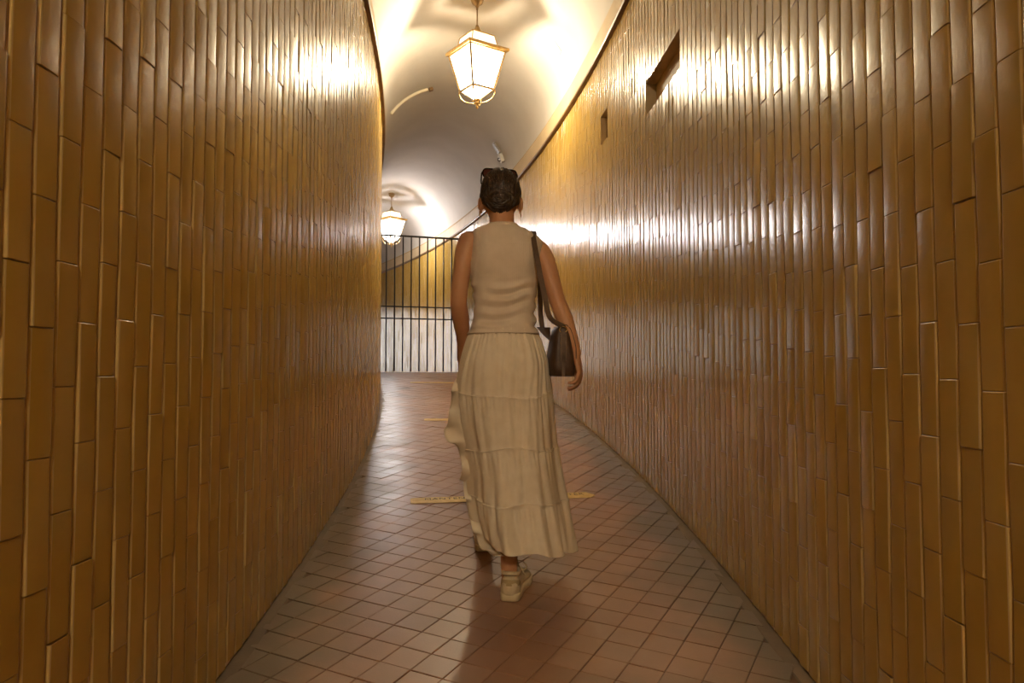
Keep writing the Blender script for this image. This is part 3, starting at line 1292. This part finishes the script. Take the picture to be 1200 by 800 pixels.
# top
rows = [(396, 553, 626, .100, .0), (391.5, 548.5, 631, .117, .0), (386, 550.5, 629, .110, .0), (378, 553.5, 627, .099, .0), (365, 555, 626.5, .096, .002), (350, 555.5, 627.5, .097, .004),
        (335, 553, 630, .102, .006), (318, 551, 632.5, .108, .006), (300, 551.5, 634, .107, .002), (288, 552.5, 636.5, .098, .0), (281, 553, 634, .088, -.001),
        (275, 553.5, 627, .078, -.002), (270, 555, 619.5, .068, -.002), (266.5, 562, 611, .060, -.001), (264.5, 569, 607.5, .058, .0), (263.2, 571.5, 605.5, .055, .001)]
rr_ = spline(rows, 190)
tm = MB()
rings = []
NT = 120
for q in rr_:
    py = q[0]
    l, r = P(q[1], py, q[4]), P(q[2], py, q[4])
    c = (l + r) / 2
    hw_ = (r - l).length / 2
    ring = []
    for k in range(NT):
        a = 2 * math.pi * k / NT
        ca, sa = math.cos(a), math.sin(a)
        e = 2.35
        x = math.copysign(abs(ca) ** (2 / e), ca)
        y = math.copysign(abs(sa) ** (2 / e), sa)
        # cross folds at the waist
        w = 0
        if py > 326:
            en = min(1, (py - 326) / 14) * (1 if py < 384 else max(0, (392 - py) / 8))
            ph = py * .42 + 2.0 * math.sin(a * 1.0 + .4) + 1.1 * math.sin(a * 2.3 + py * .02) + .5 * math.sin(5 * a)
            sw = math.sin(ph)
            w = en * .0075 * (sw * abs(sw) ** .3) * (.55 + .45 * math.sin(a * 3 + py * .05 + 1))
        elif py > 290:
            w = .0012 * math.sin(py * .18 + 3 * math.sin(a * 2)) + .002 * math.exp(-((py - 309) / 2.2) ** 2) * (1 if sa < 0 else 0) * max(0, math.cos(a * 2 - math.pi) * -1 + .2)
        if py > 392:
            w -= .002
        # shoulder blades
        if sa < 0 and 280 < py < 325:
            w += .005 * math.exp(-((abs(ca) - .55) / .22) ** 2) * math.sin(math.pi * (py - 280) / 45)
        # bust
        bf = 0
        if sa > 0 and 300 < py < 345:
            bf = .036 * math.exp(-((abs(ca) - .45) / .3) ** 2) * math.sin(math.pi * (py - 300) / 45)
        ring.append(Vector((c.x + x * (hw_ + w), c.y + y * (q[3] + w) + bf, c.z)))
    rings.append(ring)
tm.loft(rings)
top_o = tm.build('tank_top', M['knit'], person, True)
tag(top_o, 'cream ribbed sleeveless top')
m = MB()
nk = rings[-1]
m.tube([p + Vector((0, 0, -.002)) for p in nk] + [nk[0] + Vector((0, 0, -.002))], .0042, 8, False)
m.build('neck_band', M['knit'], top_o, True)
m = MB()
nk = rings[14]
m.tube([p + (p - Vector((-.03, 0, p.z)))  .normalized() * .0012 for p in nk] + [nk[0]], .0030, 6, False)
m.build('hem_band', M['knit'], top_o, True)

# skirt: tiers gathered under each seam
# columns: pixel row at the back, left, right, centre depth, half depth
sk = [(386, 552, 628, .0, .108), (392, 550, 630, .0, .112), (402, 546, 634.5, .0, .125), (425, 539.5, 641.5, .0, .145), (455, 535, 645, .015, .155), (490, 538, 648, .085, .21),
      (522, 545, 650.5, .145, .26), (555, 549, 655, .18, .285), (584, 550, 660, .20, .30), (615, 552, 665, .205, .305), (645, 556, 670, .205, .305)]
NS, NA = 170, 300
Z_END = P(613, 645, .205).z
srow = spline(sk, NS)
seams = [462, 522, 584]
rings = []
hem_px = 649
sm_ = MB()
for j, q in enumerate(srow):
    py = q[0]
    l, r = P(q[1], py, q[3]), P(q[2], py, q[3])
    c = (l + r) / 2
    hw_ = (r - l).x / 2
    v = (py - 386) / (645 - 386)
    tier = sum(py > s for s in seams)
    t0 = ([386] + seams)[tier]
    since = py - t0
    ring = []
    for k in range(NA):
        a = 2 * math.pi * k / NA
        ca, sa = math.cos(a), math.sin(a)
        e = 2.15
        x = math.copysign(abs(ca) ** (2 / e), ca)
        y = math.copysign(abs(sa) ** (2 / e), sa)
        # long soft folds and short gathers below each seam
        big = (.0012 + .0105 * v ** 1.4) * (math.sin(7 * a + 1.2 + 1.5 * v) + .7 * math.sin(12 * a + 2.5 * v + tier * .7) + .5 * math.sin(19 * a - v * 2))
        g_ = math.exp(-since / 16.) * (1 - math.exp(-since / 2.5))
        fine = .0030 * g_ * (math.sin(58 * a + tier * 2 + 1.3 * math.sin(5 * a)) + .6 * math.sin(37 * a + tier))
        if tier == 0:
            fine *= 1.1
        crease = .0015 * math.sin(31 * a + py * .05 + 2 * math.sin(3 * a + py * .02))
        seam = 0
        for s_ in seams:
            wav = 3.0 * math.sin(2.2 * a + s_) + 1.5 * math.sin(5 * a + s_ * .3)
            seam += .0026 * math.exp(-((py - s_ - wav) / 1.4) ** 2) 
        w = big + fine + crease + seam
        if sa < 0:
            # seat and the fold down the middle of the back
            w += .012 * math.exp(-((abs(ca) - .45) / .28) ** 2) * math.exp(-((py - 428) / 24) ** 2)
            w -= .006 * math.exp(-((ca - .02) / .05) ** 2) * math.exp(-((py - 440) / 26) ** 2)
        # hem runs higher on the left and in front, where the leading leg lifts it
        lift = 0
        if v > .5:
            X_, Y_ = c.x + x * hw_, c.y + y * q[4]
            hx_ = float(np.interp(X_, [-.20, -.125, -.055, .08, .16, .25], [.36, .27, .202, .198, .185, .165]))
            if sa > 0: hx_ += .07 * sa
            hx_ += .006 * math.sin(9 * a + 1)
            lift = (hx_ - Z_END) * ((v - .5) / .5) ** 2.2
        ring.append(Vector((c.x + x * (hw_ + w), c.y + y * (q[4] + w), c.z + lift)))
    rings.append(ring)
sm_.loft(rings, cap=False)
skirt = sm_.build('skirt', M['linen'], person, True)
pys = np.array([q[0] for q in srow])
for s_ in seams:
    path = []
    for k in range(NA):
        a = 2 * math.pi * k / NA
        t_ = s_ + 3.0 * math.sin(2.2 * a + s_) * (1 if k < NA - 8 else 1) + 1.5 * math.sin(5 * a + s_ * .3)
        j = int(np.argmin(abs(pys - t_)))
        j2 = min(max(j, 1), NS - 2)
        u = float(np.clip((t_ - pys[j2 - 1]) / (pys[j2 + 1] - pys[j2 - 1]), 0, 1))
        p_ = rings[j2 - 1][k] * (1 - u) + rings[j2 + 1][k] * u
        path.append(p_)
    path = [p_ + Vector((p_.x + .02, p_.y - .1, 0)).normalized() * .002 for p_ in path]
    m = MB(); m.tube(path + [path[0]], .0034, 6, False)
    m.build('seam', M['seam'], skirt, True)
so = skirt.modifiers.new('thickness', 'SOLIDIFY')
so.thickness = .002
tag(skirt, 'long cream tiered linen skirt')

# ruffled wrap edge on the left side
pth = [(541, 440, -.03), (533, 456, -.03), (531, 475, -.02), (532, 497, .0), (539, 515, .02), (545, 535, .04), (547, 560, .06), (549, 585, .08), (553, 607, .08), (561, 626, .06), (572, 642, .02), (582, 650, -.03)]
pp = spline(pth, 150)
v, f = [], []
NWD = 9
for i, q in enumerate(pp):
    u = i / 149
    c = P(q[0], q[1], q[2])
    env = math.sin(math.pi * min(1, u * 1.4 + .02)) ** .6 if u < .65 else max(.25, math.sin(math.pi * min(1, u * .5 + .35)))
    wdt = .026 * env * (1 + .55 * math.sin(u * 23 + 1) + .2 * math.sin(u * 47)) * (1 if u < .55 else .5)
    for k in range(NWD):
        t = k / (NWD - 1)
        wave = .022 * t * math.sin(u * 46 + 1.5 * t)
        v.append(c + Vector((-wdt * t + .03 * (1 - t), wave + .02 * t - .02, -.02 * t * env + .006 * t * math.sin(u * 71))))
for i in range(149):
    for k in range(NWD - 1):
        a = i * NWD + k
        f.append((a, a + 1, a + NWD + 1, a + NWD))
rf = from_py('ruffle', v, f, M['linen'], skirt, True)
so = rf.modifiers.new('thickness', 'SOLIDIFY'); so.thickness = .002


# shoes
def shoe(loc, rz, pitch):
    r = empty('shoe')
    r.parent = person
    r.location = loc
    r.rotation_euler = (pitch, 0, rz)
    # (y along foot, half width, top height, centre x)
    L_ = [(-.003, .020, .075, 0), (.006, .030, .088, 0), (.03, .036, .098, .0), (.07, .037, .096, .001), (.10, .037, .088, .002), (.135, .041, .076, .005), (.17, .046, .066, .008),
          (.205, .046, .056, .008), (.235, .038, .046, .004), (.252, .024, .036, .001), (.258, .008, .028, 0)]
    rr = spline(L_, 44)
    m = MB()
    rings = []
    for q in rr:
        ring = []
        for k in range(28):
            a = 2 * math.pi * k / 28
            ca, sa = math.cos(a), math.sin(a)
            zt = q[2]
            hgt = (zt - .02) / 2
            taper = 1 - .30 * max(0, sa) ** 1.5
            ring.append(Vector((q[3] + q[1] * taper * math.copysign(abs(ca) ** .75, ca), q[0], .02 + hgt + hgt * math.copysign(abs(sa) ** .8, sa))))
        rings.append(ring)
    m.loft(rings)
    m.build('upper', M['shoe'], r, True)
    # sole
    m = MB()
    pts = []
    for q in rr: pts.append(Vector((q[3] + q[1] + .004, q[0])))
    for q in rr[::-1]: pts.append(Vector((q[3] - q[1] - .004, q[0])))
    rings = []
    for z, k in ((0, -.003), (.004, 0), (.020, .0015), (.028, 0), (.030, -.003)):
        ring = []
        for p in pts:
            d = (p - Vector((0, .125)))
            ring.append(Vector((p.x + d.normalized().x * k, p.y + d.normalized().y * k, z + (.012 * max(0, (p.y - .2) / .06) ** 2 if z < .01 else 0))))
        rings.append(ring)
    m.loft(rings)
    m.build('sole', M['sole'], r, True)

    def patch(name, y0, y1, z0, z1, mat, thick, top_curve=0.):
        """a panel wrapped round the heel, following the upper"""
        m = MB()
        NA_, NZ_ = 26, 7
        vv = []
        for i in range(NA_):
            t = i / (NA_ - 1) * 2 - 1               # -1 left end, 0 heel, 1 right end
            for j in range(NZ_):
                z = z0 + (z1 - top_curve * t * t - z0) * j / (NZ_ - 1)
                ang_ = t * R(112)
                rx, ry = .0365 + thick, .036 + thick
                zz = (z - .02) / .075
                tp = 1 - .20 * max(0, zz * 2 - 1) ** 1.5
                vv.append(Vector((rx * tp * math.sin(ang_), .033 - ry * (tp * .35 + .65) * math.cos(ang_), z)))
        ff = [(i * NZ_ + j, (i + 1) * NZ_ + j, (i + 1) * NZ_ + j + 1, i * NZ_ + j + 1) for i in range(NA_ - 1) for j in range(NZ_ - 1)]
        m.add(vv, ff)
        o = m.build(name, mat, r, True)
        s_ = o.modifiers.new('thickness', 'SOLIDIFY'); s_.thickness = .0016; s_.offset = 1
        return o
    patch('heel_counter', 0, 0, .026, .062, M['shoe'], .0012, .012)
    patch('heel_tab', 0, 0, .060, .086, M['suede'], .0004, .018)
    # padded collar
    m = MB()
    cpts = [Vector((.030 * math.cos(a), .052 + .046 * math.sin(a), .098 + .010 * math.cos(a - R(270)) ** 2 * (1 if math.sin(a) < 0 else .2))) for a in np.linspace(0, 2 * math.pi, 29)]
    m.tube(cpts, .0085, 8, False)
    m.build('collar', M['shoe'], r, True)
    # tongue and laces
    m = MB()
    m.tube([(0.002, .10, .085), (.002, .112, .105), (.002, .105, .135)], [.02, .019, .014], 10)
    m.build('tongue', M['shoe'], r, True)
    for k in range(4):
        y = .112 + .022 * k
        z = .094 - .0085 * k
        m = MB()
        m.tube([Vector((.005 + .03 * t, y + .006 * t, z - .016 * t * t + .004)) for t in np.linspace(-1, 1, 9)], .003, 6)
        m.build('lace', M['sole'], r, True)
    m = MB()
    for sx in (-1, 1):
        c = Vector((sx * .012, .105, .115))
        m.tube([c + Vector((sx * (.02 - .02 * math.cos(a)), .004 * math.sin(2 * a), .018 * math.sin(a) - .012 * abs(math.sin(a / 2)))) for a in np.linspace(0, 2 * math.pi, 16)], .0026, 6)
        m.tube([c, c + Vector((sx * .022, -.004, -.02)), c + Vector((sx * .032, -.006, -.045))], .0024, 6)
    m.build('lace_bow', M['sole'], r, True)
    return r


rp = math.atan(SLOPE)
shoe(Vector((P(597, 700, 0).x, -.005, gz_(0) + .001)), R(-10), rp)
shoe(Vector((P(567, 640, .56).x, .55, gz_(.55) + .004)), R(4), rp)

# ------------------------------------------------------------------ sunglasses resting on the hair
sg_o = empty('sunglasses', BASE + P(585.5, 204.5, .045))
sg_o.rotation_euler = (R(40), R(4), 0)
for sx in (-1, 1):
    c = Vector((sx * .036, 0, 0))
    loop = []
    for a in np.linspace(0, 2 * math.pi, 29)[:-1]:
        x = .031 * math.copysign(abs(math.cos(a)) ** .75, math.cos(a))
        z = .023 * math.copysign(abs(math.sin(a)) ** .8, math.sin(a)) + .004 * sx * math.cos(a)
        loop.append(c + Vector((x, -.08 * (sx * .036 + x) ** 2 * 6 * .6, z)))
    m = MB(); m.tube(loop + [loop[0]], .0032, 8, False)
    fr_ = m.build('rim', M['frame'], sg_o, True)
    m = MB()
    m.add([p + Vector((0, .0012, 0)) for p in loop] + [p - Vector((0, .0012, 0)) for p in loop],
          [tuple(range(28)), tuple(range(28, 56))[::-1]])
    m.build('lens', M['lens'], sg_o)
    m = MB()
    e = c + Vector((sx * .033, -.012, .012))
    m.tube([e, e + Vector((sx * .002, -.012, -.001)), e + Vector((sx * .001, -.035, -.004)), e + Vector((0, -.060, -.006)), e + Vector((-sx * .002, -.08, -.012))], [.003, .0032, .003, .003, .0026], 8)
    m.build('temple_arm', M['frame'], sg_o, True)
m = MB(); m.tube([(-.008, 0, .006), (0, .003, .009), (.008, 0, .006)], .0028, 8)
m.build('bridge', M['frame'], sg_o, True)
tag(sg_o, 'dark sunglasses pushed up on top of the woman\'s hair', 'sunglasses')

# ------------------------------------------------------------------ shoulder bag
bc = P(657, 440, -.0)
bag = empty('shoulder_bag', BASE + Vector((P(656.5, 414, 0).x, .015, P(657, 441, 0).z)), R(4))
BH = .195
m = MB()
rings = []
for z, w, d in ((0, .060, .180), (.006, .070, .196), (.04, .072, .20), (.10, .064, .198), (.15, .052, .192), (.182, .038, .186), (.195, .026, .18)):
    ring = []
    for k in range(32):
        a = 2 * math.pi * k / 32
        ca, sa = math.cos(a), math.sin(a)
        ring.append(Vector((w * .68 * math.copysign(abs(ca) ** .5, ca), d / 2 * math.copysign(abs(sa) ** .35, sa), z)))
    rings.append(ring)
m.loft(rings)
m.build('bag_body', M['leather'], bag, True)
m = MB()      # flap over the outer face
fl = []
for t in np.linspace(0, 1, 10):
    z = BH + .003 - .13 * max(0, t - .25) / .75
    x = -.012 + .024 * min(1, t / .25) if t < .25 else .012 + .026 * min(1, (t - .25) / .5) ** .6
    fl.append((x * 1.3 + .0025, z))
vv = []
for x, z in fl:
    for y in np.linspace(-.09, .09, 9): vv.append((x, y, z - .012 * (1 - (y / .09) ** 2) * max(0, (BH - z) / .13)))
m.add(vv, [(i * 9 + j, (i + 1) * 9 + j, (i + 1) * 9 + j + 1, i * 9 + j + 1) for i in range(9) for j in range(8)])
o = m.build('flap', M['leather'], bag, True)
s_ = o.modifiers.new('thickness', 'SOLIDIFY'); s_.thickness = .003
for y in (-.0985, .0985):     # end tabs with stitching and a ring
    m = MB(); m.box((0, y, .112), (.026, .005, .115))
    tb = bevel(m.build('strap_tab', M['strap'], bag), .0015)
    m = MB()
    for sx in (-1, 1):
        for k in range(14):
            m.box((sx * .010, y * 1.03, .062 + k * .0075), (.0012, .0014, .0045))
    m.build('stitching', M['stitch'], tb)
    m = MB()
    m.tube([Vector((.014 * math.cos(a), y, .178 + .012 * math.sin(a))) for a in np.linspace(0, 2 * math.pi, 17)], .0022, 6, False)
    m.build('ring', M['gold'], bag, True)
m = MB(); m.box((0, -.100, .045), (.012, .002, .09)); m.build('seam_piping', M['strap'], bag)


def ribbon(name, pts, w, side, mat, parent, th=.0028):
    pts = [Vector(q) for q in spline(pts, 60)]
    rings = []
    for i, p in enumerate(pts):
        t = (pts[min(i + 1, 59)] - pts[max(i - 1, 0)]).normalized()
        s__ = Vector(side)
        s__ = (s__ - t * s__.dot(t)).normalized()
        nrm = t.cross(s__)
        rings.append([p + s__ * w / 2 + nrm * th / 2, p - s__ * w / 2 + nrm * th / 2, p - s__ * w / 2 - nrm * th / 2, p + s__ * w / 2 - nrm * th / 2])
    m = MB(); m.loft(rings)
    return m.build(name, mat, parent)


RB = bag.rotation_euler.to_matrix()


def wl(p):     # figure frame to bag frame
    return RB.inverted() @ (BASE + Vector(p) - bag.location)


e_back = Vector((0, -.0985, .19))
e_front = Vector((0, .0985, .19))
top_ = P(624.5, 270.5, -.005)
ribbon('strap', [e_back, wl(P(644.5, 372, -.108)), wl(P(639, 350, -.118)), wl(P(633, 322, -.120)), wl(P(629, 300, -.115)), wl(P(626, 284, -.088)), wl(P(624.5, 274, -.045)),
                 wl(top_), wl(P(626, 274, .05)), wl(P(628, 288, .095)), wl(P(631, 308, .115)), wl(P(632.5, 330, .10)), wl(P(633, 350, .07)), wl(P(633.5, 368, .045)), wl(P(635.5, 384, .03))], .020, (1, .2, 0), M['strap'], bag)
# flap corner that the front strap is sewn to
c0, c1, c2, c3 = (wl(P(a, b, .03)) for a, b in ((628.5, 383), (645, 383.5), (645, 400), (637, 393)))
th_ = wl(Vector((0, .006, 0))) - wl(Vector((0, 0, 0)))
m = MB()
m.add([c0, c1, c2, c3] + [q + th_ for q in (c0, c1, c2, c3)],
      [(0, 3, 2, 1), (4, 5, 6, 7)] + [(i, (i + 1) % 4, 4 + (i + 1) % 4, 4 + i) for i in range(4)])
m.build('corner_flap', M['leather'], bag)
tag(bag, 'dark brown leather shoulder bag hanging at the woman\'s right hip', 'bag')
